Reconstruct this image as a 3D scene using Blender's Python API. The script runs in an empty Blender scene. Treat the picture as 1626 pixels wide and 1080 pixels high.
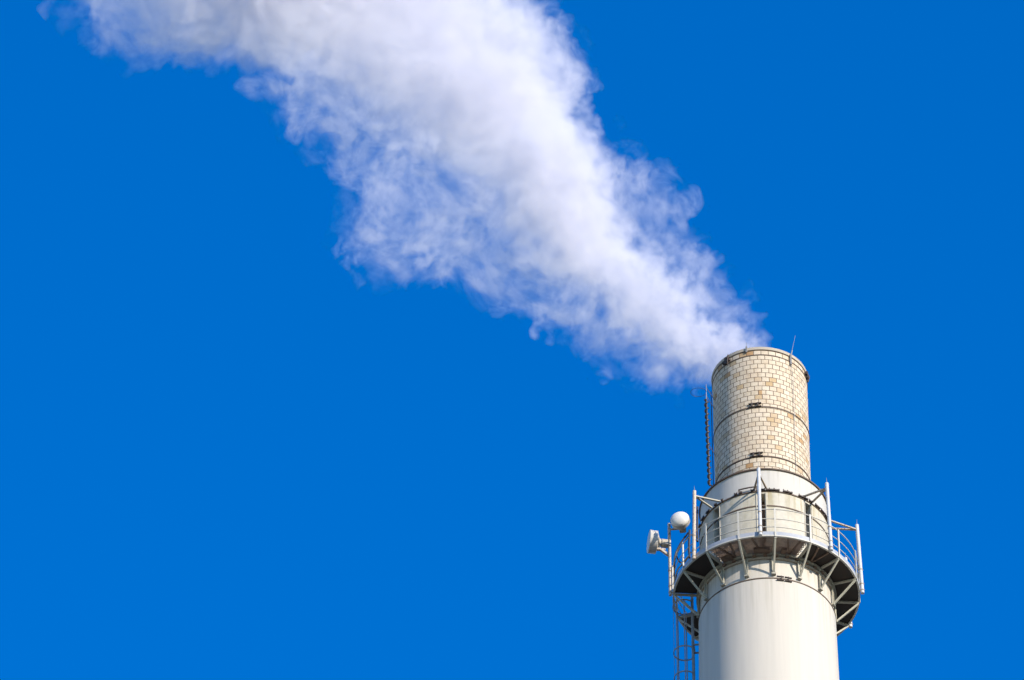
import bpy, math, random
from mathutils import Vector, Matrix
random.seed(7)
R_ = math.radians
sc = bpy.context.scene
col = sc.collection

# ------------------------------------------------------------------ camera, sky, sun, exposure
PW, PH, F = 1626.0, 1080.0, 11500.0          # picture frame and focal length (in the same units)
TH = R_(43.0)                                # camera looks up by this much
CAMZ = 1.6
cd = bpy.data.cameras.new('camera')
cam = bpy.data.objects.new('camera', cd); col.objects.link(cam)
cd.sensor_width = 36.0; cd.lens = 36.0 * F / PW
cd.clip_start = 1.0; cd.clip_end = 20000.0
cam.location = (0, 0, CAMZ); cam.rotation_euler = (math.pi/2 + TH, 0, 0)
sc.camera = cam

SUN_AZ, SUN_EL = R_(43.0), R_(20.0)          # azimuth measured from the direction back to the viewer, towards +X
sdir = Vector((math.sin(SUN_AZ)*math.cos(SUN_EL), -math.cos(SUN_AZ)*math.cos(SUN_EL), math.sin(SUN_EL)))
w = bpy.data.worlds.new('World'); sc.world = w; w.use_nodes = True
nt = w.node_tree; nt.nodes.clear()
sky = nt.nodes.new('ShaderNodeTexSky'); sky.sky_type = 'NISHITA'; sky.sun_disc = False
sky.sun_elevation = SUN_EL; sky.sun_rotation = math.pi - SUN_AZ
sky.altitude = 800; sky.air_density = 1.0; sky.dust_density = 0.0; sky.ozone_density = 3.0
hs = nt.nodes.new('ShaderNodeHueSaturation'); hs.inputs['Saturation'].default_value = 1.1; hs.inputs['Hue'].default_value = 0.5
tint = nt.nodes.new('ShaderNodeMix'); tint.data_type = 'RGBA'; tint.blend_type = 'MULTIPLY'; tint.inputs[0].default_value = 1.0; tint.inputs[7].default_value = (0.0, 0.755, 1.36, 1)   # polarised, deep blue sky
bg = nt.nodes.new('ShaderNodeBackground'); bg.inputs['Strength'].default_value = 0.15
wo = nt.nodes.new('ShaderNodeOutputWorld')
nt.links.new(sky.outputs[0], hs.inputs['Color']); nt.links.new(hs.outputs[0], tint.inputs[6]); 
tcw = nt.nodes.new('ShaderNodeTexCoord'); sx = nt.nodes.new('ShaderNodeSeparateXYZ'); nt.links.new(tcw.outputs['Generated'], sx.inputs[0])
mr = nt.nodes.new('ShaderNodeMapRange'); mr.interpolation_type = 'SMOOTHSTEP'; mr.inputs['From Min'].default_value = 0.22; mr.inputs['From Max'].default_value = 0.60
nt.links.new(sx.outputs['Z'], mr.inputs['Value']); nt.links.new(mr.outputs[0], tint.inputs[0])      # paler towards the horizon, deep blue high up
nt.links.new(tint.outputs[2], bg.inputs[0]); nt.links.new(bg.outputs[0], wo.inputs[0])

sl = bpy.data.lights.new('sun', 'SUN'); sl.energy = 4.8; sl.angle = R_(0.5); sl.color = (1.0, 0.91, 0.78)
sun = bpy.data.objects.new('sun', sl); col.objects.link(sun)
sun.rotation_euler = sdir.to_track_quat('Z', 'Y').to_euler()
sun.location = (60, -60, 80)
sc.view_settings.view_transform = 'Standard'; sc.view_settings.look = 'None'
sc.view_settings.exposure = 0.5; sc.view_settings.gamma = 1.0
sc.cycles.volume_bounces = 4
sc.cycles.use_adaptive_sampling = True; sc.cycles.adaptive_threshold = 0.03
sc.cycles.volume_step_rate = 1.0
sc.cycles.volume_max_steps = 512

# ------------------------------------------------------------------ survey: picture measurements to metres
CT, ST = math.cos(TH), math.sin(TH)
H = 173.0                                    # ground distance from the viewer to the chimney axis
def ray(px, py):
    a = (px - PW/2)/F; b = -(py - PH/2)/F
    return a, CT - b*ST, ST + b*CT
_a, _b, _c = ray(1217, 949)
TX = _a*H/_b
def at(px, py, yl):
    a, b, c = ray(px, py); t = (H + yl)/b
    return Vector((a*t - TX, yl, CAMZ + c*t))        # relative to the chimney base
def scale(z): return F/(H*CT + (z-CAMZ)*ST)
def near(py, apx):                                   # height and radius of a level ring whose front shows at row py
    r = apx/50.0
    for _ in range(6):
        z = at(1215, py, -r).z; r = apx/scale(z)
    return z, r
ORG = Vector((TX, H, 0))

# ------------------------------------------------------------------ materials
def mat(name): 
    m = bpy.data.materials.new(name); m.use_nodes = True
    return m, m.node_tree, m.node_tree.nodes['Principled BSDF']
def N(nt, t, **kw):
    n = nt.nodes.new(t)
    for k, v in kw.items():
        if k in n.inputs: n.inputs[k].default_value = v
        else: setattr(n, k, v)
    return n
def ramp(nt, src, stops):
    r = N(nt, 'ShaderNodeValToRGB'); e = r.color_ramp.elements
    while len(e) < len(stops): e.new(0.5)
    for i, (p, c) in enumerate(stops): e[i].position = p; e[i].color = (*c, 1)
    nt.links.new(src, r.inputs[0]); return r
def mix(nt, a, b, fac, mode='MIX'):
    m = N(nt, 'ShaderNodeMix'); m.data_type = 'RGBA'; m.blend_type = mode
    for s, v in ((6, a), (7, b), (0, fac)):
        if hasattr(v, 'is_output') or isinstance(v, bpy.types.NodeSocket): nt.links.new(v, m.inputs[s])
        else: m.inputs[s].default_value = (*v, 1) if isinstance(v, tuple) else v
    return m.outputs[2]
def weathered(name, base, dirt, rust=None, rough=0.6, streak=(2.2, 2.2, 0.12), amt=0.5, fine=9.0, metal=0.0, rustpos=0.66, runoff=None, flat=False):
    m, t, p = mat(name)
    tc = N(t, 'ShaderNodeTexCoord'); mp = N(t, 'ShaderNodeMapping'); mp.inputs['Scale'].default_value = streak
    t.links.new(tc.outputs['Object'], mp.inputs[0])
    n1 = N(t, 'ShaderNodeTexNoise', Scale=1.0, Detail=6.0, Roughness=0.62); t.links.new(mp.outputs[0], n1.inputs[0])
    r1 = ramp(t, n1.outputs[0], [(0.42, (0, 0, 0)), (0.78, (1, 1, 1))])
    n2 = N(t, 'ShaderNodeTexNoise', Scale=fine, Detail=5.0, Roughness=0.6); t.links.new(tc.outputs['Object'], n2.inputs[0])
    if flat: t.links.new(mp.outputs[0], n2.inputs[0])
    mf = N(t, 'ShaderNodeMath', operation='MULTIPLY'); t.links.new(r1.outputs[0], mf.inputs[0]); mf.inputs[1].default_value = amt
    c = mix(t, base, dirt, mf.outputs[0])
    r2 = ramp(t, n2.outputs[0], [(0.3, (0.93, 0.93, 0.93) if flat else (0.86, 0.86, 0.86)), (0.7, (1.03, 1.03, 1.03))])
    c = mix(t, c, r2.outputs[0], 1.0, 'MULTIPLY')
    if runoff:                                         # dirty runs of water below the ledges at these heights
        mq = N(t, 'ShaderNodeMapping'); mq.inputs['Scale'].default_value = (7.0, 7.0, 0.22); t.links.new(tc.outputs['Object'], mq.inputs[0])
        n4 = N(t, 'ShaderNodeTexNoise', Scale=1.0, Detail=4.0, Roughness=0.6); t.links.new(mq.outputs[0], n4.inputs[0])
        r4 = ramp(t, n4.outputs[0], [(0.50, (0, 0, 0)), (0.66, (1, 1, 1))])
        sx = N(t, 'ShaderNodeSeparateXYZ'); t.links.new(tc.outputs['Object'], sx.inputs[0])
        for z0, ln, ccol in runoff:
            mr = N(t, 'ShaderNodeMapRange'); mr.inputs['From Min'].default_value = z0 - ln; mr.inputs['From Max'].default_value = z0; mr.inputs['To Max'].default_value = 0.75
            t.links.new(sx.outputs['Z'], mr.inputs['Value'])
            lt = N(t, 'ShaderNodeMath', operation='LESS_THAN'); t.links.new(sx.outputs['Z'], lt.inputs[0]); lt.inputs[1].default_value = z0
            mm = N(t, 'ShaderNodeMath', operation='MULTIPLY'); t.links.new(mr.outputs[0], mm.inputs[0]); t.links.new(lt.outputs[0], mm.inputs[1])
            m3 = N(t, 'ShaderNodeMath', operation='MULTIPLY'); t.links.new(mm.outputs[0], m3.inputs[0]); t.links.new(r4.outputs[0], m3.inputs[1])
            c = mix(t, c, ccol, m3.outputs[0])
    if rust:
        n3 = N(t, 'ShaderNodeTexNoise', Scale=3.1, Detail=7.0, Roughness=0.7); t.links.new(mp.outputs[0], n3.inputs[0])
        r3 = ramp(t, n3.outputs[0], [(rustpos, (0, 0, 0)), (rustpos+0.08, (1, 1, 1))])
        c = mix(t, c, rust, r3.outputs[0])
    t.links.new(c, p.inputs['Base Color'])
    p.inputs['Roughness'].default_value = rough; p.inputs['Metallic'].default_value = metal
    b = N(t, 'ShaderNodeBump', Strength=0.25, Distance=0.01); t.links.new(n2.outputs[0], b.inputs['Height']); t.links.new(b.outputs[0], p.inputs['Normal'])
    return m
M = {}
M['concrete'] = weathered('painted_concrete', (0.505, 0.468, 0.412), (0.36, 0.35, 0.31), None, 0.85, (1.6, 1.6, 0.07), 0.30, 3.0, flat=True, runoff=[(151.75, 1.0, (0.30, 0.25, 0.18)), (150.7, 2.2, (0.36, 0.33, 0.27))])
M['shell'] = weathered('shell_concrete', (0.49, 0.465, 0.425), (0.39, 0.38, 0.34), None, 0.85, (1.2, 1.2, 0.15), 0.4, 3.0, flat=True, runoff=[(155.42, 0.8, (0.36, 0.34, 0.29))])
M['panel'] = weathered('stained_concrete', (0.51, 0.475, 0.40), (0.36, 0.32, 0.21), (0.33, 0.26, 0.15), 0.85, (3.0, 3.0, 0.30), 0.8, 7.0, rustpos=0.60, runoff=[(154.43, 1.2, (0.30, 0.26, 0.15))])
M['white_steel'] = weathered('white_painted_steel', (0.50, 0.48, 0.43), (0.55, 0.50, 0.40), (0.22, 0.11, 0.06), 0.5, (6, 6, 1.5), 0.45, 20.0, rustpos=0.64)
M['pole'] = weathered('pole_steel', (0.52, 0.53, 0.54), (0.5, 0.5, 0.48), (0.25, 0.13, 0.08), 0.38, (6, 6, 2), 0.4, 20.0, rustpos=0.68)
M['rusty_pole'] = weathered('rusty_pole_steel', (0.50, 0.44, 0.36), (0.40, 0.30, 0.22), (0.16, 0.07, 0.04), 0.55, (5, 5, 5), 0.8, 20.0, rustpos=0.53)
M['bracket'] = weathered('bracket_steel', (0.38, 0.36, 0.29), (0.38, 0.36, 0.29), (0.20, 0.10, 0.06), 0.6, (5, 5, 2), 0.7, 14.0, rustpos=0.62)
M['strut'] = weathered('strut_steel', (0.40, 0.34, 0.26), (0.26, 0.20, 0.14), (0.16, 0.08, 0.05), 0.6, (5, 5, 2), 0.7, 14.0, rustpos=0.55)
M['dark'] = weathered('dark_iron', (0.045, 0.035, 0.03), (0.08, 0.04, 0.025), None, 0.7, (8, 8, 4), 0.8, 20.0)
M['band'] = weathered('band_iron', (0.10, 0.075, 0.055), (0.17, 0.09, 0.05), None, 0.7, (8, 8, 4), 0.8, 20.0)
M['rust'] = weathered('rusted_plate', (0.20, 0.13, 0.09), (0.05, 0.035, 0.03), (0.30, 0.18, 0.11), 0.8, (4, 4, 4), 0.9, 18.0, rustpos=0.6)
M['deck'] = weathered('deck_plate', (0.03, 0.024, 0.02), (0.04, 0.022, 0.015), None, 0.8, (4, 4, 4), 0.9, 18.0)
M['grate'] = weathered('grating_steel', (0.36, 0.25, 0.17), (0.06, 0.04, 0.03), (0.30, 0.16, 0.09), 0.7, (4, 4, 4), 0.8, 18.0, rustpos=0.6)
M['toe'] = weathered('toe_plate_zinc', (0.36, 0.38, 0.42), (0.26, 0.27, 0.30), None, 0.45, (5, 5, 2), 0.6, 14.0)
M['radome'] = weathered('antenna_plastic', (0.62, 0.60, 0.57), (0.66, 0.63, 0.58), None, 0.5, (1.5, 1.5, 1.5), 0.15, 3.0)
M['shroud'] = weathered('antenna_shroud_shaded', (0.46, 0.44, 0.41), (0.34, 0.31, 0.28), None, 0.5, (3, 3, 3), 0.4, 8.0)  # same tone as the radome, greyed so its shade sits in the colour
M['radio'] = weathered('antenna_metal', (0.42, 0.38, 0.31), (0.35, 0.30, 0.24), (0.2, 0.1, 0.06), 0.5, (6, 6, 4), 0.7, 14.0, rustpos=0.62)
M['cable'] = weathered('black_cable', (0.025, 0.025, 0.03), (0.05, 0.05, 0.05), None, 0.5, (8, 8, 4), 0.5, 20.0)
M['galv'] = weathered('galvanised_steel', (0.25, 0.25, 0.25), (0.17, 0.16, 0.15), (0.14, 0.09, 0.07), 0.5, (6, 6, 3), 0.6, 20.0, rustpos=0.68)
M['cap'] = weathered('capstone', (0.42, 0.37, 0.30), (0.40, 0.34, 0.26), (0.20, 0.12, 0.08), 0.85, (4, 4, 6), 0.8, 14.0, rustpos=0.62)

def brick_material():
    m, t, p = mat('cream_brick')
    uv = N(t, 'ShaderNodeUVMap')
    bt = N(t, 'ShaderNodeTexBrick'); bt.offset = 0.5; bt.squash = 1.0
    bt.inputs['Color1'].default_value = (0, 0, 0, 1); bt.inputs['Color2'].default_value = (1, 1, 1, 1)
    bt.inputs['Mortar'].default_value = (0.5, 0.5, 0.5, 1)
    bt.inputs['Scale'].default_value = 1.0; bt.inputs['Mortar Size'].default_value = 0.0115; bt.inputs['Mortar Smooth'].default_value = 0.25
    bt.inputs['Brick Width'].default_value = 0.2405; bt.inputs['Row Height'].default_value = 0.1935; bt.inputs['Bias'].default_value = 0.0
    wn = N(t, 'ShaderNodeTexNoise', Scale=6.0, Detail=2.0)
    t.links.new(uv.outputs[0], wn.inputs[0])
    vs = N(t, 'ShaderNodeVectorMath', operation='SUBTRACT'); t.links.new(wn.outputs['Color'], vs.inputs[0]); vs.inputs[1].default_value = (0.5, 0.5, 0.5)
    vm = N(t, 'ShaderNodeVectorMath', operation='SCALE'); t.links.new(vs.outputs[0], vm.inputs[0]); vm.inputs['Scale'].default_value = 0.012
    va = N(t, 'ShaderNodeVectorMath', operation='ADD'); t.links.new(uv.outputs[0], va.inputs[0]); t.links.new(vm.outputs[0], va.inputs[1])
    t.links.new(va.outputs[0], bt.inputs['Vector'])
    r = ramp(t, bt.outputs['Color'], [(0.0, (0.52, 0.43, 0.315)), (0.30, (0.575, 0.485, 0.365)), (0.76, (0.60, 0.51, 0.395)), (0.90, (0.50, 0.39, 0.27)), (0.965, (0.47, 0.34, 0.19)), (1.0, (0.38, 0.22, 0.10))])
    # broad ochre staining, heavier to one side
    tc = N(t, 'ShaderNodeTexCoord')
    n1 = N(t, 'ShaderNodeTexNoise', Scale=1.3, Detail=6.0, Roughness=0.65); t.links.new(tc.outputs['Object'], n1.inputs[0])
    r1 = ramp(t, n1.outputs[0], [(0.50, (0, 0, 0)), (0.76, (0.45, 0.45, 0.45))])
    c = mix(t, r.outputs[0], (0.36, 0.22, 0.09), r1.outputs[0])
    n2 = N(t, 'ShaderNodeTexNoise', Scale=14.0, Detail=5.0, Roughness=0.65); t.links.new(tc.outputs['Object'], n2.inputs[0])
    r2 = ramp(t, n2.outputs[0], [(0.3, (0.82, 0.82, 0.82)), (0.7, (1.06, 1.06, 1.06))])
    c = mix(t, c, r2.outputs[0], 1.0, 'MULTIPLY')
    c = mix(t, c, (0.085, 0.055, 0.035), bt.outputs['Fac'])
    t.links.new(c, p.inputs['Base Color']); p.inputs['Roughness'].default_value = 0.9
    inv = N(t, 'ShaderNodeMath', operation='SUBTRACT'); inv.inputs[0].default_value = 1.0; t.links.new(bt.outputs['Fac'], inv.inputs[1])
    ad = N(t, 'ShaderNodeMath', operation='MULTIPLY_ADD'); t.links.new(n2.outputs[0], ad.inputs[0]); ad.inputs[1].default_value = 0.3; t.links.new(inv.outputs[0], ad.inputs[2])
    b = N(t, 'ShaderNodeBump', Strength=0.7, Distance=0.01); t.links.new(ad.outputs[0], b.inputs['Height']); t.links.new(b.outputs[0], p.inputs['Normal'])
    return m
M['brick'] = brick_material()

# ------------------------------------------------------------------ mesh helpers (coordinates relative to the chimney base)
class MB:
    def __init__(s): s.v = []; s.f = []; s.uv = None
    def add(s, vs, fs):
        k = len(s.v); s.v += [tuple(x) for x in vs]; s.f += [tuple(i+k for i in f) for f in fs]
    def revolve(s, prof, a0=0, a1=360, n=128, closed_prof=False, cx=0, cy=0):
        full = abs(a1-a0-360) < 1e-6; m = n if full else n+1; k = len(s.v); L = len(prof)
        for i in range(m):
            a = R_(a0 + (a1-a0)*i/n)
            for r, z in prof: s.v.append((cx + r*math.sin(a), cy - r*math.cos(a), z))
        for i in range(n):
            j = (i+1) % m
            for q in range(L if closed_prof else L-1):
                q2 = (q+1) % L
                s.f.append((k+i*L+q, k+j*L+q, k+j*L+q2, k+i*L+q2))
        if not full and closed_prof:
            s.f.append(tuple(k+q for q in range(L))); s.f.append(tuple(k+(m-1)*L+q for q in reversed(range(L))))
        return s
    def ring(s, r0, r1, z0, z1, a0=0, a1=360, n=128):
        return s.revolve([(r1, z0), (r1, z1), (r0, z1), (r0, z0)], a0, a1, n, True)
    def tube(s, pts, r, n=8, r2=None, caps=True):
        pts = [Vector(p) for p in pts]; k = len(s.v); L = len(pts)
        up = Vector((0.13, 0.21, 1)).normalized() if abs((pts[1]-pts[0]).normalized().z) < 0.9 else Vector((1, 0.1, 0))
        for i, p in enumerate(pts):
            d = (pts[min(i+1, L-1)] - pts[max(i-1, 0)]).normalized()
            u = d.cross(up).normalized(); v = d.cross(u); rr = r if r2 is None else r + (r2-r)*i/(L-1)
            for q in range(n):
                a = 2*math.pi*q/n; s.v.append(tuple(p + u*math.cos(a)*rr + v*math.sin(a)*rr))
        for i in range(L-1):
            for q in range(n): s.f.append((k+i*n+q, k+i*n+(q+1) % n, k+(i+1)*n+(q+1) % n, k+(i+1)*n+q))
        if caps: s.f.append(tuple(k+q for q in reversed(range(n)))); s.f.append(tuple(k+(L-1)*n+q for q in range(n)))
        return s
    def beam(s, a, b, w, h, side=None):                # rectangular bar from a to b; side = direction of width w
        a, b = Vector(a), Vector(b); d = (b-a).normalized()
        side = Vector(side) if side is not None else d.cross(Vector((0, 0, 1)))
        if side.length < 1e-4: side = Vector((1, 0, 0))
        side = (side - d*side.dot(d)).normalized(); o = d.cross(side).normalized()
        vs = [p + side*sx*w/2 + o*sy*h/2 for p in (a, b) for sx, sy in ((-1, -1), (1, -1), (1, 1), (-1, 1))]
        s.add(vs, [(0, 1, 2, 3), (7, 6, 5, 4), (0, 4, 5, 1), (1, 5, 6, 2), (2, 6, 7, 3), (3, 7, 4, 0)]); return s
    def channel(s, a, b, w, h, t, side):               # U or L section made of three bars
        a, b = Vector(a), Vector(b); d = (b-a).normalized(); side = Vector(side); side = (side - d*side.dot(d)).normalized(); o = d.cross(side).normalized()
        s.beam(a, b, w, t, side)
        for sg in (-1, 1): s.beam(a + side*sg*(w-t)/2 + o*(h/2+t*0.5), b + side*sg*(w-t)/2 + o*(h/2+t*0.5), t, h, side)
        return s
    def build(s, name, m, parent=None, smooth=True):
        me = bpy.data.meshes.new(name); me.from_pydata(s.v, [], s.f); me.validate()
        import bmesh
        bm = bmesh.new(); bm.from_mesh(me); bmesh.ops.recalc_face_normals(bm, faces=bm.faces); bm.to_mesh(me); bm.free()
        me.materials.append(m)
        if smooth:
            me.polygons.foreach_set('use_smooth', [True]*len(me.polygons)); me.set_sharp_from_angle(angle=R_(35))
        o = bpy.data.objects.new(name, me); col.objects.link(o)
        if parent is not None:
            o.parent = parent
            if parent.type != 'EMPTY' or '_base' in parent: 
                pass
            base = parent['_off'] if '_off' in parent else None
            if base is not None: me.transform(Matrix.Translation(-Vector(base)))
        else:
            o.location = ORG
        return o
def polar(a, r, z): a = R_(a); return Vector((r*math.sin(a), -r*math.cos(a), z))
def rad(a): a = R_(a); return Vector((math.sin(a), -math.cos(a), 0))
def tan_(a): a = R_(a); return Vector((math.cos(a), math.sin(a), 0))
def thing(name, loc, label, cat, group=None):          # loc relative to the chimney base
    o = bpy.data.objects.new(name, None); col.objects.link(o); o.location = ORG + Vector(loc); o.empty_display_size = 0.3
    o['label'] = label; o['category'] = cat
    if group: o['group'] = group
    OFF[o.name] = Vector(loc)
    return o
OFF = {}
def part(mb, name, m, parent, smooth=True, label=None):
    o = mb.build(name, m, None, smooth)
    root = parent
    while root.parent: root = root.parent
    o.data.transform(Matrix.Translation(-OFF[root.name])); o.location = (0, 0, 0); o.parent = parent
    if label: o['label'] = label
    return o
def share(o, name, parent, rot, label=None):           # copy of a part turned about the chimney axis
    c = o.copy(); col.objects.link(c); c.parent = parent; c.rotation_euler = (0, 0, rot); 
    return c

# ------------------------------------------------------------------ ground
g = MB(); n = 48
g.v.append((0, 0, 0))
for i in range(n): a = 2*math.pi*i/n; g.v.append((9000*math.cos(a), 9000*math.sin(a), 0))
for i in range(n): g.f.append((0, 1+i, 1+(i+1) % n))
gm = weathered('ground_soil', (0.20, 0.19, 0.16), (0.10, 0.12, 0.06), None, 0.95, (0.02, 0.02, 0.02), 0.9, 0.2)
go = g.build('ground', gm); go['kind'] = 'structure'

# ------------------------------------------------------------------ chimney
zt, rf = near(551, 75.2)            # flue top
zr, rs = near(744, 101.5)           # rim of the wide shell
zj, rj = near(780, 102.5)           # joint with the lower, slotted shell
zd, rd = near(851, 149.0)           # deck, lower edge of its rim
zg, rg = near(916, 109.0)           # steel ring on the shaft
print('levels', zt, rf, zr, rs, zj, zd, rd, zg, rg, 'scale', scale(zd))
ch = thing('chimney', (0, 0, 0), 'tall pale concrete chimney with cream brick flue on top, steaming', 'chimney')
taper = 0.0125
shaft = MB()
prof = [(rg + taper*(zg-0.06) , 0.0)] + [(rg + taper*(zg-0.06-z), z) for z in [zg*k/12 for k in range(1, 12)]] + [(rg, zg-0.06)]
shaft.revolve(prof, n=160); part(shaft, 'concrete_shaft', M['concrete'], ch)
ru = rg - 0.045
neck = MB().revolve([(rg-0.05, zg-0.06), (ru, zg), (ru-0.02, zd+0.02)], n=160); part(neck, 'shaft_neck', M['concrete'], ch)
rg_o = MB().ring(rg-0.03, rg+0.018, zg-0.075, zg-0.035, n=160); band = part(rg_o, 'steel_ring', M['band'], ch)
# clamp on that ring
cl = MB()
for dx in (-0.16, 0.10, ):
    for dz in (0.02, -0.12):
        a0 = 13.5 + dx*26
        cl.beam(polar(a0-3, rg+0.03, zg-0.01+dz), polar(a0+3, rg+0.03, zg-0.01+dz), 0.05, 0.03, rad(a0))
cl.beam(polar(10.0, rg+0.05, zg+0.03), polar(10.0, rg+0.05, zg-0.14), 0.03, 0.03); cl.beam(polar(16.0, rg+0.05, zg+0.03), polar(16.0, rg+0.05, zg-0.14), 0.03, 0.03)
part(cl, 'ring_clamp', M['dark'], ch)

# slotted lower shell (eight deep slots), inner core behind them
slots = [-4.5 + 45*k for k in range(8)]; hw = 3.3
core = MB().revolve([(rj-0.42, zd+0.0), (rj-0.42, zj-0.02)], n=96); part(core, 'inner_core', M['rust'], ch)
zslot = zj - 0.10
ls = MB()
for a in slots:
    ls.ring(rj-0.40, rj, zd+0.01, zslot, a+hw, a+45-hw, 20)
ls.ring(rj-0.40, rj, zslot, zj-0.02, n=160)
part(ls, 'slotted_shell', M['panel'], ch)
# thin steel frame bars at the slots
for a in slots:
    for s in (-1, 1):
        part(MB().beam(polar(a+s*(hw+0.9), rj+0.012, zd+0.1), polar(a+s*(hw+0.9), rj+0.012, zj-0.06), 0.022, 0.02, tan_(a+s*hw)), 'slot_frame', M['panel'], ch, smooth=False)
zb, _ = near(803.5, 102.5)
part(MB().ring(rj-0.01, rj+0.022, zb-0.02, zb+0.02, n=160), 'steel_ring', M['band'], ch)
part(MB().ring(rj-0.05, rj+0.03, zj-0.035, zj+0.01, n=160), 'steel_ring', M['band'], ch)
# upper shell with coping
us = MB().revolve([(rs-0.02, zj+0.01), (rs-0.02, zr-0.05), (rf-0.1, zr-0.05)], n=160); part(us, 'upper_shell', M['shell'], ch)
part(MB().ring(rf-0.05, rs+0.03, zr-0.05, zr+0.0, n=160), 'coping', M['band'], ch)
# lugs on the joint
for a, wd in ((-49, .10), (-41, .06), (-27, .10), (-22, .06), (-12, .10), (-3, .16), (1.5, .14), (5, .2), (9, .2), (17, .16), (21, .18), (32, .18), (36.5, .22), (43, .14), (52, .25), (60, .2), (68, .3), (78, .2), (-60, .2), (-70, .2), (-80, .15)):
    c = polar(a, rj+0.05, zj+0.02); t = tan_(a); lg = MB()
    lg.beam(c - t*wd/2, c + t*wd/2, 0.06, 0.045, rad(a))
    lg.beam(c - t*wd*0.4, c - t*wd*0.4 + Vector((0, 0, 0.08)), 0.025, 0.025, t)
    lg.beam(c + t*wd*0.4, c + t*wd*0.4 + Vector((0, 0, 0.06)), 0.025, 0.025, t)
    part(lg, 'joint_lug', M['dark'], ch, smooth=False)
lg = MB()
for k in range(6):
    a = -24 + k*2.6; lg.beam(polar(a, rs+0.07, zj+0.16), polar(a+2.6, rs+0.07, zj+0.16), 0.03, 0.035, rad(a))
lg.beam(polar(-24, rs+0.05, zj), polar(-24, rs+0.05, zj+0.2), 0.04, 0.04); lg.beam(polar(-8.4, rs+0.05, zj), polar(-8.4, rs+0.05, zj+0.2), 0.04, 0.04)
part(lg, 'joint_bar', M['dark'], ch, smooth=False)

# brick flue
fl = MB(); zf0 = zr - 0.3; zf1 = zt - 0.16; n = 128
me = bpy.data.meshes.new('brick_flue'); vs = []; fs = []
for i in range(n):
    a = 2*math.pi*i/n
    for r, z in ((rf, zf0), (rf, zf1), (rf-0.30, zf1), (rf-0.30, zf1-3.0)): vs.append((r*math.sin(a), -r*math.cos(a), z))
for i in range(n):
    j = (i+1) % n
    for q in range(3): fs.append((4*i+q, 4*j+q, 4*j+q+1, 4*i+q+1))
me.from_pydata(vs, [], fs); uvl = me.uv_layers.new(name='UVMap')
circ = 0.2405*round(2*math.pi*rf/0.2405)
for p in me.polygons:
    for li in p.loop_indices:
        vi = me.loops[li].vertex_index; i, q = divmod(vi, 4)
        u = i/n*circ
        if i == 0 and p.index >= 3*(n-1): u = circ
        uvl.data[li].uv = (u, vs[vi][2] - zf1 + 60*0.1935 if q < 2 else vs[vi][2]-zf1+60*0.1935 + (0.3 if q == 2 else 3.3))
me.materials.append(M['brick']); me.polygons.foreach_set('use_smooth', [True]*len(me.polygons)); me.set_sharp_from_angle(angle=R_(35))
fo = bpy.data.objects.new('brick_flue', me); col.objects.link(fo); fo.parent = ch
zc, _ = near(563.8, 75.2)
part(MB().ring(rf-0.01, rf+0.016, zc-0.018, zc+0.018), 'steel_ring', M['band'], ch)
part(MB().revolve([(rf-0.05, zf1), (rf-0.05, zf1+0.035), (rf+0.02, zf1+0.035), (rf+0.03, zt-0.02), (rf+0.0, zt), (rf-0.28, zt), (rf-0.28, zf1)], closed_prof=True), 'flue_cap', M['cap'], ch)
for py in (646.5, 725.5):
    zz, _ = near(py, 75.2)
    bo = part(MB().ring(rf-0.01, rf+0.018, zz-0.02, zz+0.02), 'steel_ring', M['band'], ch)
    k = MB(); a = -9.5
    for dz in (0.10, -0.0):
        k.beam(polar(a-7, rf+0.04, zz+dz*1.4), polar(a+8, rf+0.04, zz+dz*1.4), 0.05, 0.03, rad(a))
    for q in (-3, 4): k.beam(polar(a+q, rf+0.05, zz+0.15), polar(a+q, rf+0.05, zz-0.01), 0.05, 0.045)
    part(k, 'ring_clamp', M['dark'], bo)
# fittings at the flue top
for a, up in ((-45, 0), (73, 0)):
    k = MB(); zz = zf1-0.1
    k.beam(polar(a-5, rf+0.05, zz), polar(a+6, rf+0.05, zz), 0.08, 0.09, rad(a)); k.beam(polar(a, rf+0.06, zz-0.12), polar(a, rf+0.05, zz+0.16), 0.08, 0.06); k.tube([polar(a+3, rf+0.06, zz-0.22), polar(a+4, rf+0.10, zz), polar(a+3, rf+0.03, zz+0.25)], 0.022)
    part(k, 'ring_clamp', M['dark'], ch)
k = MB(); a = -17; k.beam(polar(a, rf+0.04, zf1-0.05), polar(a, rf+0.05, zt+0.02), 0.05, 0.04); k.tube([polar(a, rf+0.04, zt-0.05), polar(a, rf+0.04, zt+0.22)], 0.012, r2=0.005)
part(k, 'lightning_rod', M['galv'], ch)
k = MB(); a = 38; b0 = polar(a, rf+0.05, zf1-0.35)
k.beam(b0, polar(a, rf+0.05, zf1+0.1), 0.05, 0.05); k.tube([polar(a, rf+0.05, zf1), polar(a+1.5, rf+0.08, zt+0.12)], 0.018); k.tube([polar(a+1.5, rf+0.08, zt+0.15), polar(a+5, rf+0.15, zt+0.80)], 0.007, r2=0.003)
k.tube([b0, b0+Vector((0.05, 0, -0.6)), polar(a+3, rf+0.02, zf0+1)], 0.008)
part(k, 'lightning_rod', M['galv'], ch)
k = MB(); k.tube([polar(-88, rf+0.05, zt-0.6), polar(-88, rf+0.05, zr+0.0)], 0.014); part(k, 'down_conductor', M['dark'], ch)

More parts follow.
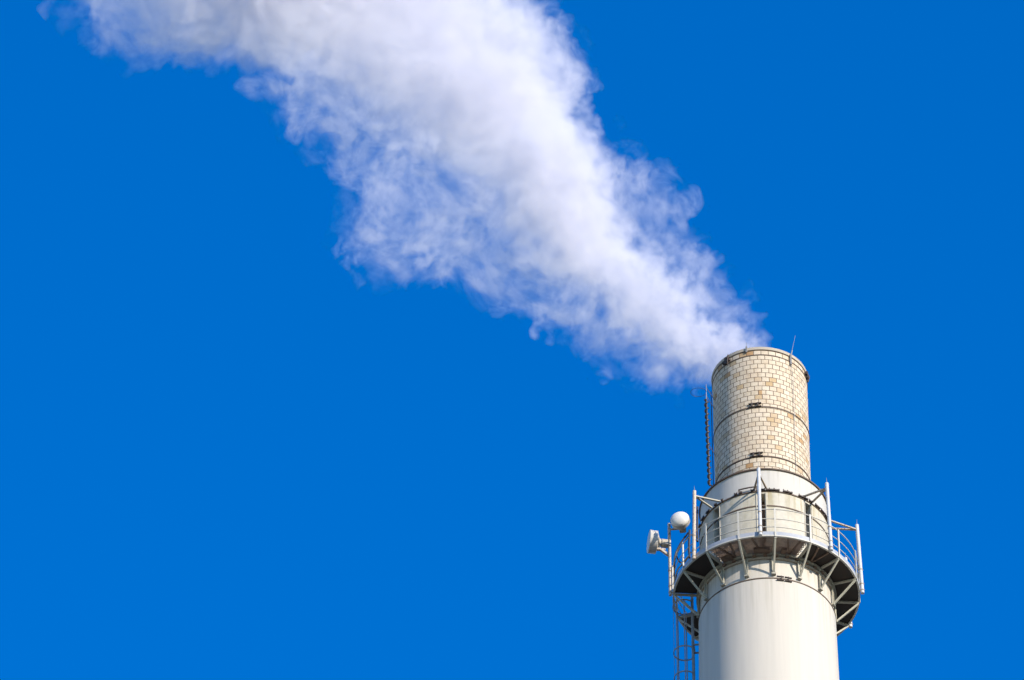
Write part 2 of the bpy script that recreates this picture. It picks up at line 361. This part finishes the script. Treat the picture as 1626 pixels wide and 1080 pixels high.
# ------------------------------------------------------------------ service platform
pf = thing('service_platform', (0, 0, zd), 'round steel service platform with railing and brackets around the chimney', 'platform')
zdt = zd + 0.10                          # deck surface
BR = [4.0 + 22.5*k for k in range(16)]   # bracket and post angles (clockwise from the viewer's side)
zbot, _ = near(913.5, 108)
part(MB().ring(rd-0.06, rd, zd, zd+0.05, n=160), 'rim_angle', M['white_steel'], pf)
part(MB().ring(rd-0.028, rd-0.012, zd+0.052, zd+0.20, n=160), 'toe_plate', M['toe'], pf)
part(MB().ring(ru+0.0, ru+0.10, zd-0.10, zd-0.0, n=160), 'wall_beam', M['bracket'], pf)
part(MB().ring(ru-0.02, ru+0.05, zd-0.24, zd-0.16, n=160), 'wall_beam', M['strut'], pf)
# deck: solid plates at the sides, open grating in front
HA0, HA1 = -108.0, -86.0                 # ladder hatch
pl = MB()
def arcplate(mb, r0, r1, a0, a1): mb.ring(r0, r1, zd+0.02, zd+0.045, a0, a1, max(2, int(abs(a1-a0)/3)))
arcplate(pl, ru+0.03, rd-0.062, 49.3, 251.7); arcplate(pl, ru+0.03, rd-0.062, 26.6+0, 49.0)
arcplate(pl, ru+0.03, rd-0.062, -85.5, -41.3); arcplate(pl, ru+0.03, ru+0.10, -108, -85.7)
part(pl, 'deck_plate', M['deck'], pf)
gr = MB()
def strips(a0, a1, zz, pitch=0.062, hh=0.024, ww=0.017):
    r0, r1 = ru+0.02, rd-0.065; W = r1-r0; rm = (r0+r1)/2
    da = math.degrees(W/rm)              # 45 degrees slant
    st = math.degrees(pitch/rm)
    for sg in (1, -1):
        a = a0 - da
        while a < a1 + da:
            pts = []
            for q in range(7):
                f = q/6; ang = a + sg*(f-0.5)*da + da*0.0; 
                if a0 <= ang <= a1: pts.append(polar(ang, r0+W*f, zz + (0.0 if sg > 0 else 0.004)))
            for p, q in zip(pts, pts[1:]): gr.beam(p, q, ww, hh)
            a += st
strips(-40.8, 26.2, zd+0.03)
part(gr, 'deck_grating', M['grate'], pf, smooth=False)
# junction boxes and joists under the front of the deck
jb = MB()
for a, w_, zz in ((-7, .34, -.03), (-1, .16, -.05), (-35, .22, -.03), (-31, .14, -.06), (12, .16, -0.03)):
    c = polar(a, ru+0.22, zd+zz); jb.beam(c - tan_(a)*w_/2, c + tan_(a)*w_/2, 0.18, 0.10, rad(a)); part(jb, 'junction_box', M['rust'], pf, smooth=False); jb = MB()
for a0 in (-30, -7.5, 15, 36): 
    jb.beam(polar(a0-3, rd-0.08, zd-0.01), polar(a0+2, ru+0.06, zd-0.01), 0.05, 0.06)
    part(jb, 'joist', M['rust'], pf, smooth=False); jb = MB()
    jb.beam(polar(a0+5, rd-0.08, zd-0.012), polar(a0+2.5, ru+0.06, zd-0.012), 0.04, 0.05); part(jb, 'joist', M['rust'], pf, smooth=False); jb = MB()
for a0 in range(-40, 64, 9): part(MB().beam(polar(a0, ru+0.08, zd-0.14), polar(a0+3, ru+0.08, zd-0.13), 0.08, 0.07, rad(a0)), 'wedge', M['rust'], pf, smooth=False)
# one bracket built at angle 0, copies turned about the axis
bk = MB(); zo = zd-0.03
bk.beam(polar(0, rd-0.02, zo), polar(0, ru+0.03, zo), 0.075, 0.055, tan_(0))                        # radial arm
bk.beam(polar(0, rd-0.04, zo-0.03), polar(0, ru+0.07, zbot+0.06), 0.055, 0.05, tan_(0))             # diagonal
bk.channel(polar(0, ru+0.035, zo-0.03), polar(0, ru+0.055, zbot), 0.10, 0.03, 0.014, tan_(0))       # upright on the wall
bk.beam(polar(0, ru+0.0, zbot+0.03), polar(0, ru+0.11, zbot+0.03), 0.14, 0.05, tan_(0))             # foot
post0 = MB(); rp = rd + 0.012
post0.beam(polar(0, rp, zd-0.02), polar(0, rp, zd+1.16), 0.055, 0.012, tan_(0)); post0.beam(polar(0, rp-0.025, zd-0.02), polar(0, rp-0.025, zd+1.16), 0.045, 0.010, rad(0))
b0 = part(bk, 'bracket', M['bracket'], pf, smooth=False); b0.rotation_euler = (0, 0, R_(BR[0]))
railing = None
for hz in (1.14, 0.74, 0.40):
    z = zd + hz; rr = 0.017 if hz > 1 else 0.014
    prf = [(rd-0.025 + rr*math.cos(2*math.pi*q/8), z + rr*math.sin(2*math.pi*q/8)) for q in range(8)]
    o = part(MB().revolve(prf, n=160, closed_prof=True), 'railing' if railing is None else 'rail', M['white_steel'], railing or pf)
    railing = railing or o
p0 = part(post0, 'post', M['white_steel'], railing, smooth=False); p0.rotation_euler = (0, 0, R_(BR[0]))
for a in BR[1:]:
    share(b0, 'bracket', pf, R_(a)); share(p0, 'post', railing, R_(a))

# ------------------------------------------------------------------ poles around the platform
def pole(a, zb0, ztop, label, lean=0.03, struts=True, r=0.058, m='pole', ends=None, name='lightning_pole'):
    base = polar(a, rd+0.075, zb0)
    t = thing(name, base, label, 'pole', 'steel poles standing around the platform rim')
    top = polar(a, rd+0.075 - lean*(ztop-zb0), ztop)
    k = MB().tube([base, base + (top-base)*0.5, top], r, 14); part(k, 'mast', M[m], t)
    for f in (0.04, 0.13, 0.34):
        cc = MB()
        p = base + (top-base)*f; d = (top-base).normalized()
        cc.tube([p-d*0.02, p+d*0.02], r+0.012, 14)
        cc.beam(p, p - rad(a)*0.09, 0.04, 0.05)
        part(cc, 'clamp', M['strut'], t)
    if struts:
        tp = MB().tube([top-Vector((0, 0, 0.02)), top+Vector((0, 0, 0.24))], 0.014, 6, r2=0.003); part(tp, 'rod_tip', M['galv'], t)
        q = base + (top-base)*0.93
        for da in (ends or (-5.5, 5.5)):
            e = polar(a+da, rs+0.02, zj+0.09)
            part(MB().beam(q, e, 0.055, 0.045), 'strut', M['strut' if a > -20 else 'bracket'], t, smooth=False)
    return t
zp0 = zd - 0.03; zp1 = zp0 + 2.88
pole(-5.0, zp0, zp1, 'pale steel pole standing in front of the chimney at the middle of the platform')
pole(-50.0, zp0-0.06, zp1-0.02, 'steel pole just right of the round white dish, braced to the chimney', m='rusty_pole')
pole(40.5, zp0, zp1, 'white steel pole along the right edge of the wide shell, above the brackets')
pole(85.0, zp0, zp1, 'outermost steel pole at the right end of the platform', ends=(-12, 0))
pole(117.0, zp0, zp1, 'pole behind the platform, only its lower end showing under the right side', ends=(-8, 6))
ap = pole(-87.0, zp0, zd+2.98, 'rusty leftmost pole that carries the side facing dish', struts=False, m='rusty_pole', r=0.05, lean=-0.0, name='antenna_pole')

# ------------------------------------------------------------------ two drum antennas
def drum(center, axis, rr, label, depth, dome):
    t = thing('drum_antenna', center, label, 'dish antenna', 'white drum antennas left of the platform')
    ax = Vector(axis).normalized(); rot = ax.to_track_quat('Z', 'Y').to_matrix().to_4x4()
    def place(mb): mb.v = [tuple(rot @ Vector(v) + center) for v in mb.v]; return mb
    prof = [(0.001, dome)] + [(rr*math.sin(R_(q)), dome*math.cos(R_(q))) for q in (12, 24, 36, 48, 60, 72, 82)] + [(rr, 0)]
    part(place(MB().revolve(prof, n=48)), 'radome', M['radome'], t)
    part(place(MB().revolve([(rr+0.008, 0.01), (rr+0.008, -0.03), (rr, -0.035), (rr, -depth), (rr*0.93, -depth-0.01)], n=48)), 'shroud', M['shroud'], t)
    part(place(MB().revolve([(rr*0.94, -depth), (rr*0.75, -depth-0.03), (rr*0.4, -depth-0.09), (rr*0.33, -depth-0.14), (0.001, -depth-0.14)], n=48)), 'reflector_back', M['radio'], t)
    k = MB(); k.beam((0, 0, -depth-0.16), (0, 0, -depth-0.38), 0.20, 0.20, (1, 0, 0)); k.beam((0, 0, -depth-0.38), (0, 0, -depth-0.41), 0.17, 0.17, (1, 0, 0))
    k.tube([(0, 0, -depth-0.17), (0, 0, -depth-0.26)], 0.13, 20)
    part(place(k), 'radio_unit', M['radio'], t, smooth=False)
    return t, place
pa = polar(-87, rd+0.075, 0)
c1 = at(1079.5, 825.0, pa.y-0.42)
d1, _ = drum(c1, (-0.22, -1.0, 0.02), 0.305, 'round white domed dish antenna between two poles', 0.14, 0.17)
k = MB(); k.tube([c1 + Vector((0.05, 0.42, -0.02)), Vector((pa.x+0.02, pa.y, c1.z-0.05))], 0.035); k.beam(c1 + Vector((0.06, 0.45, -0.12)), c1 + Vector((0.06, 0.45, 0.12)), 0.09, 0.06)
part(k, 'mount_arm', M['rusty_pole'], d1)
c2 = at(1030.5, 860.0, pa.y-0.10)
d2, _ = drum(c2, (-1.0, -0.16, 0.03), 0.375, 'white dish antenna seen edge on, facing left on an arm', 0.24, 0.04)
k = MB(); e = Vector((pa.x, pa.y, c2.z-0.52)); s0 = c2 + Vector((0.30, 0.05, -0.24))
k.beam(s0, e, 0.09, 0.07); k.beam(s0+Vector((0, 0, -0.08)), s0+Vector((0, 0, 0.16)), 0.10, 0.09); k.beam(s0 + Vector((-0.08, 0, -0.02)), s0 + Vector((0.22, 0.05, -0.02)), 0.07, 0.05)
part(k, 'mount_arm', M['rusty_pole'], d2, smooth=False)

# ------------------------------------------------------------------ cables
def bez(pts, n=10):
    out = []
    P = [Vector(p) for p in pts]; P = [2*P[0]-P[1]] + P + [2*P[-1]-P[-2]]
    for i in range(1, len(P)-2):
        for q in range(n):
            t = q/n; a, b, c, d = P[i-1], P[i], P[i+1], P[i+2]
            out.append(0.5*((2*b) + (c-a)*t + (2*a-5*b+4*c-d)*t*t + (3*b-a-3*c+d)*t*t*t))
    out.append(P[-2]); return out
def cable(pts, r, name, label, m='cable', cat='cable', n=8):
    pts = bez(pts, n); base = pts[0]
    o = MB().tube(pts, r, 6).build(name, M[m]); o.data.transform(Matrix.Translation(-base)); o.location = ORG + base
    o['label'] = label; o['category'] = cat; return o
yy = pa.y
cable([at(1093, 846, yy-.25), at(1082, 861, yy-.2), at(1073, 880, yy-.1), at(1070.5, 900, yy), at(1071, 925, yy), at(1072, 940, yy+.1)], 0.034, 'antenna_cable', 'thick black cable looping from the round dish down along the leftmost pole')
cable([at(1096, 848, yy-.3), at(1086, 862, yy-.2), at(1078, 872, yy-.15), at(1074.5, 882, yy-.1), at(1078, 891, yy-.1), at(1083, 893, yy-.05), at(1092, 885, yy), at(1097, 877, yy)], 0.024, 'antenna_cable', 'thin black cable curling around the railing post below the round dish')
cable([at(1096, 881, yy-.3), at(1087, 893, yy-.2), at(1078, 902, yy-.1), at(1074, 912, yy), at(1073, 925, yy)], 0.026, 'antenna_cable', 'black cable sagging from the braced left pole across the railing')
cable([at(1095, 842, yy-1.0), at(1094, 870, yy-1.0), at(1095, 886, yy-1.0)], 0.038, 'antenna_cable', 'straight black cable running down beside the pole right of the round dish')
cable([at(1107.5, 805, -1.2), at(1107.2, 835, -1.2), at(1107.6, 860, -1.2)], 0.035, 'conduit', 'dark conduit on the left edge of the wide shell', cat='pipe')

# twisted cable beside the flue and its wire loop
b0_ = polar(-57, rs-0.12, zr); yt = b0_.y
p_top = at(1121.5, 634, yt); p_bot = at(1127, 771, yt)
tc_ = thing('twisted_cable', p_bot, 'black cable wound around a thin upright rod left of the brick flue', 'cable')
part(MB().tube([p_bot, p_top], 0.026, 8), 'rod', M['dark'], tc_)
L = (p_top-p_bot); hp = []
turns = 14.5; ns = int(turns*14)
for i in range(ns+1):
    f = i/ns; a = 2*math.pi*turns*f; hp.append(p_bot + L*f + Vector((math.cos(a)*0.048, math.sin(a)*0.048, 0)))
part(MB().tube(hp, 0.030, 6), 'winding', M['cable'], tc_)
for py in (613, 628, 703): 
    k = MB(); q = at(1121 + (py-634)*0.04, py, yt); k.tube([q, Vector((-rf*0.96, -0.35, q.z))], 0.010, 6); part(k, 'wall_tie', M['rust'], tc_)
rt = MB().tube([p_top, at(1121.5, 610, yt)], 0.016, 6, r2=0.008); part(rt, 'rod_tip', M['galv'], tc_)
c = at(1109, 623, yt); lp = []
for i in range(41):
    a = 2*math.pi*i/40; lp.append(c + Vector((0.255*math.cos(a), 0.26*math.sin(a), 0.05*math.sin(a))))
wl = MB().tube(lp, 0.009, 6, caps=False).build('wire_loop', M['cable']); wl.data.transform(Matrix.Translation(-c)); wl.location = ORG + c
wl['label'] = 'thin wire loop sticking out left of the brick flue top'; wl['category'] = 'wire loop'

# ------------------------------------------------------------------ caged ladder below the platform
lc = polar(-96.5, 2.62, 0); cr = 0.36
ld = thing('caged_ladder', (lc.x, lc.y, 0), 'caged steel ladder climbing the left side of the shaft under the platform', 'ladder')
inn = -rad(-96.5); tt = tan_(-96.5)
zl1 = zd + 1.1; zl0 = 2.0
for s in (-1, 1):
    p = Vector((lc.x, lc.y, 0)) + inn*0.26 + tt*0.2*s
    part(MB().beam(p + Vector((0, 0, zl0)), p + Vector((0, 0, zl1)), 0.06, 0.03, inn), 'side_rail', M['galv'], ld, smooth=False)
ZV = zd - 5.6                                # below this the picture shows none of it
def series(name, items, m='galv', smooth=False):        # items: (height, function drawing into a mesh)
    rest = MB(); many = 0
    for z, fn in items:
        if z > ZV: k = MB(); fn(k, z); part(k, name, M[m], ld, smooth)
        else: fn(rest, z); many += 1
    if many: o = part(rest, name, M[m], ld, smooth); o['kind'] = 'stuff'
def rung(k, z):
    p = Vector((lc.x, lc.y, z)) + inn*0.26; k.tube([p - tt*0.2, p + tt*0.2], 0.014, 5)
series('rung', [(zl1 - 0.2 - 0.3*i, rung) for i in range(480) if zl1 - 0.3*i > 2.5], smooth=True)
def hoop(k, z):
    k.revolve([(cr-0.008, z-0.025), (cr+0.008, z-0.025), (cr+0.008, z+0.025), (cr-0.008, z+0.025)], -96.5-140, -96.5+140, 28, True, cx=lc.x, cy=lc.y)
zh = at(1084, 1037, lc.y).z
series('cage_hoop', [(zd-0.12, hoop)] + [(zh + 1.05*i, hoop) for i in range(-135, 1) if 2.5 < zh + 1.05*i < zd-0.3])
for da in (-95, -48, 0, 48, 95):
    p = Vector((lc.x, lc.y, 0)) + rad(-96.5+da)*(cr-0.02); part(MB().beam(p + Vector((0, 0, 3.0)), p + Vector((0, 0, zd-0.1)), 0.035, 0.012, tan_(-96.5+da)), 'cage_bar', M['galv'], ld, smooth=False)
zz = at(1104, 1012, -0.3).z
def standoff(k, z):
    rr_ = rg + taper*(zg-z)
    for s in (-1, 1):
        p = Vector((lc.x, lc.y, z)) + inn*0.24 + tt*0.2*s; q = polar(-96.5, rr_-0.02, z) + tt*0.2*s; k.beam(p, q, 0.05, 0.04)
    k.beam(Vector((lc.x, lc.y, z)) + inn*0.30 - tt*0.2, Vector((lc.x, lc.y, z)) + inn*0.30 + tt*0.2, 0.04, 0.04)
series('standoff', [(zz + 3.0*i, standoff) for i in range(-50, 1) if zz + 3.0*i > 3])
#STEAM

# ------------------------------------------------------------------ steam plume
LO = [(1168,606),(1125,614),(1075,602),(1010,592),(950,562),(880,527),(790,482),(700,452),(610,437),(535,382),(545,330),(556,285),(500,232),(440,182),(400,112),(370,82),(300,62),(250,88),(200,70),(130,36),(108,0),(40,-80),(0,-160)]
UP = [(1232,562),(1218,540),(1200,505),(1168,452),(1122,402),(1100,340),(1058,276),(1010,262),(975,222),(935,200),(925,150),(941,100),(905,40),(873,0),(850,-80),(840,-160)]
CO = [(1170,585,62),(1125,555,66),(1060,505,66),(995,445,70),(930,375,90),(880,290,112),(830,200,135),(760,110,205),(640,30,270),(540,-40,330),(460,-120,380)]
S0 = Vector((0.0, 0.0, zt-0.6))
dv = (at(760, 60, 0) - at(1175, 580, 0)); dv.y = 0; dv.normalize()
nv = Vector((-dv.z, 0, dv.x));  nv = nv if nv.x < 0 else -nv      # towards the lower left
def tn(px, py): p = at(px, py, 0) - S0; return p.dot(dv), p.dot(nv)
lo = [tn(*p) for p in LO]; up = [tn(*p) for p in UP]; co = [(*tn(p[0], p[1]), p[2]/47.0) for p in CO]

TM = 31.0
def clean(a):
    out = []
    for p in a:
        if p[0] <= TM and (not out or p[0] > out[-1][0] + 0.25): out.append(p)
    return out
lo = clean([(-1.0, 1.2), (0.0, 1.0)] + lo) + [(TM, 11.6)]; up = clean([(-1.0, -1.2), (0.0, -1.35)] + up) + [(TM, -6.5)]
co = [(-1.0, 0.0, 1.2)] + co + [(TM, 0.0, 6.5)]
def interp(pts, t):
    for a, b in zip(pts, pts[1:]):
        if t <= b[0]: f = max(0, (t-a[0])/(b[0]-a[0])); return a[1] + (b[1]-a[1])*f
    return pts[-1][1]
def depth(t): return 0.85 - 0.40*min(1, max(0, t/8.0))
hull = MB(); NS, NR = 56, 28
TE = 29.0
for i in range(NS):
    t = -0.6 + (TE+0.6)*i/(NS-1)
    ws = [t-0.7, t, t+0.7]
    a = max(interp(lo, x) for x in ws); b = min(interp(up, x) for x in ws); c_ = (a+b)/2; h_ = (a-b)/2
    mg = min(0.9, 0.12 + 0.12*max(t, 0))
    for q in range(NR):
        an = 2*math.pi*q/NR; p = S0 + dv*t + nv*(c_ + (h_+mg)*math.cos(an)) + Vector((0, (h_*depth(t)+mg)*math.sin(an), 0))
        hull.v.append(tuple(p - S0))
for i in range(NS-1):
    for q in range(NR): hull.f.append((i*NR+q, i*NR+(q+1) % NR, (i+1)*NR+(q+1) % NR, (i+1)*NR+q))
hull.f.append(tuple(range(NR))); hull.f.append(tuple((NS-1)*NR+q for q in range(NR)))

def steam_material():
    m = bpy.data.materials.new('steam'); m.use_nodes = True; t = m.node_tree; t.nodes.clear()
    L = t.links.new
    def mth(op, a, b=None, c=None, clamp=False):
        n = N(t, 'ShaderNodeMath', operation=op); n.use_clamp = clamp
        for i, v in enumerate((a, b, c)):
            if v is None: continue
            if isinstance(v, (int, float)): n.inputs[i].default_value = v
            else: L(v, n.inputs[i])
        return n.outputs[0]
    def dot(v, d):
        n = N(t, 'ShaderNodeVectorMath', operation='DOT_PRODUCT'); L(v, n.inputs[0]); n.inputs[1].default_value = tuple(d); return n.outputs['Value']
    def noise(v, sc_, det, rough=0.5, dist=0.0, lac=2.0):
        n = N(t, 'ShaderNodeTexNoise', Scale=sc_, Detail=det, Roughness=rough, Lacunarity=lac, Distortion=dist); L(v, n.inputs['Vector']); return n
    def curve(x, pts, idx, v0, v1):
        n = N(t, 'ShaderNodeFloatCurve'); L(x, n.inputs['Value']); c = n.mapping.curves[0]
        P = [((p[0]+1.0)/(TM+1.0), (p[idx]-v0)/(v1-v0)) for p in pts]
        while len(c.points) < len(P): c.points.new(0.5, 0.5)
        for pt, p in zip(c.points, P): pt.location = p; pt.handle_type = 'AUTO_CLAMPED'
        n.mapping.use_clip = False; n.mapping.update()
        return mth('MULTIPLY_ADD', n.outputs[0], v1-v0, v0)
    tc = N(t, 'ShaderNodeTexCoord'); P0 = tc.outputs['Object']
    # large swirls bend the sampling position
    w1 = noise(P0, 0.42, 0.0)
    sb = N(t, 'ShaderNodeVectorMath', operation='SUBTRACT'); L(w1.outputs['Color'], sb.inputs[0]); sb.inputs[1].default_value = (0.5, 0.5, 0.5)
    t0 = dot(P0, dv)
    amp = mth('MULTIPLY_ADD', t0, 0.10, 0.25, clamp=False); amp = mth('MINIMUM', amp, 1.35); amp = mth('MAXIMUM', amp, 0.15)
    sv = N(t, 'ShaderNodeVectorMath', operation='SCALE'); L(sb.outputs[0], sv.inputs[0]); L(amp, sv.inputs['Scale'])
    ad = N(t, 'ShaderNodeVectorMath', operation='ADD'); L(P0, ad.inputs[0]); L(sv.outputs[0], ad.inputs[1]); P1 = ad.outputs[0]
    tt_ = dot(P1, dv); nn_ = dot(P1, nv); yy_ = dot(P1, (0, 1, 0))
    x = mth('MULTIPLY_ADD', tt_, 1/(TM+1.0), 1.0/(TM+1.0), clamp=True)
    l_ = curve(x, lo, 1, -10, 15); u_ = curve(x, up, 1, -10, 15); cc = curve(x, co, 1, -10, 15); cw = curve(x, co, 2, 0, 10)
    c0 = mth('MULTIPLY', mth('ADD', l_, u_), 0.5); hw_ = mth('MULTIPLY', mth('SUBTRACT', l_, u_), 0.5)
    a1 = mth('DIVIDE', mth('SUBTRACT', nn_, c0), hw_); dp_ = mth('MAXIMUM', mth('MINIMUM', mth('MULTIPLY_ADD', t0, -0.05, 0.85), 0.85), 0.45); b1 = mth('DIVIDE', yy_, mth('MULTIPLY', hw_, dp_))
    r = mth('SQRT', mth('ADD', mth('MULTIPLY', a1, a1), mth('MULTIPLY', b1, b1)))
    edge = mth('MULTIPLY', mth('SUBTRACT', 1.0, r), hw_)             # metres inside the outline
    a2 = mth('DIVIDE', mth('SUBTRACT', nn_, cc), cw); b2 = mth('DIVIDE', yy_, cw)
    rc = mth('SQRT', mth('ADD', mth('MULTIPLY', a2, a2), mth('MULTIPLY', b2, b2)))
    core = mth('SUBTRACT', 1.0, rc)
    # cauliflower billows and fine wisps
    f1 = noise(P1, BIL, 5.0, ROU, 0.4).outputs[0]
    f2 = noise(P1, 0.75, 1.5, 0.45).outputs[0]
    nz = mth('SUBTRACT', f1, 0.5)
    nb = mth('SUBTRACT', f2, 0.5); lobe = mth('MULTIPLY_ADD', mth('ABSOLUTE', nb), 5.5, -0.5); e2 = mth('ADD', mth('ADD', edge, mth('MULTIPLY', nz, EAMP)), lobe)
    wisp = mth('MULTIPLY', e2, ESLOPE, clamp=True)
    wv = mth('MULTIPLY_ADD', f1, 8.0, -3.7, clamp=True)
    wv2 = mth('MULTIPLY_ADD', f2, 3.5, -1.15, clamp=True)
    wden = mth('MULTIPLY', mth('MULTIPLY', wisp, mth('MULTIPLY_ADD', wv, 0.93, 0.07)), mth('MULTIPLY_ADD', wv2, DW, DW*0.25))
    c2 = mth('MULTIPLY', mth('ADD', mth('ADD', core, mth('MULTIPLY', lobe, 0.22)), mth('MULTIPLY_ADD', nz, mth('MAXIMUM', mth('MULTIPLY_ADD', t0, -0.26, 3.6), CN), 0.12)), 1.5, clamp=True)
    cden = mth('MULTIPLY', mth('MULTIPLY', c2, c2), mth('MAXIMUM', mth('MINIMUM', mth('MULTIPLY_ADD', t0, -0.05, 1.35), DC), 0.36))
    cden = mth('MULTIPLY', cden, mth('MULTIPLY', e2, 1.2, clamp=True))
    den = mth('ADD', wden, cden)
    # thinner right above the mouth, fading at the far end
    den = mth('MULTIPLY', den, mth('MULTIPLY_ADD', t0, 0.5, 0.55, clamp=True))
    vol = N(t, 'ShaderNodeVolumePrincipled')
    vol.inputs['Color'].default_value = (0.935, 0.925, 0.98, 1); vol.inputs['Anisotropy'].default_value = ANI
    L(den, vol.inputs['Density'])
    out = N(t, 'ShaderNodeOutputMaterial'); L(vol.outputs[0], out.inputs['Volume'])
    return m
BIL, EAMP, ESLOPE, DW, DC, ANI, ROU, CN = 1.7, 1.7, 2.4, 0.30, 0.85, 0.0, 0.63, 0.45
sm = steam_material()
sm.cycles.homogeneous_volume = False
sm.cycles.volume_step_rate = 0.07
so = hull.build('steam_plume', sm, None)
so.location = ORG + S0
so['label'] = 'white steam plume streaming up and left from the top of the brick flue'; so['category'] = 'steam'; so['kind'] = 'stuff'
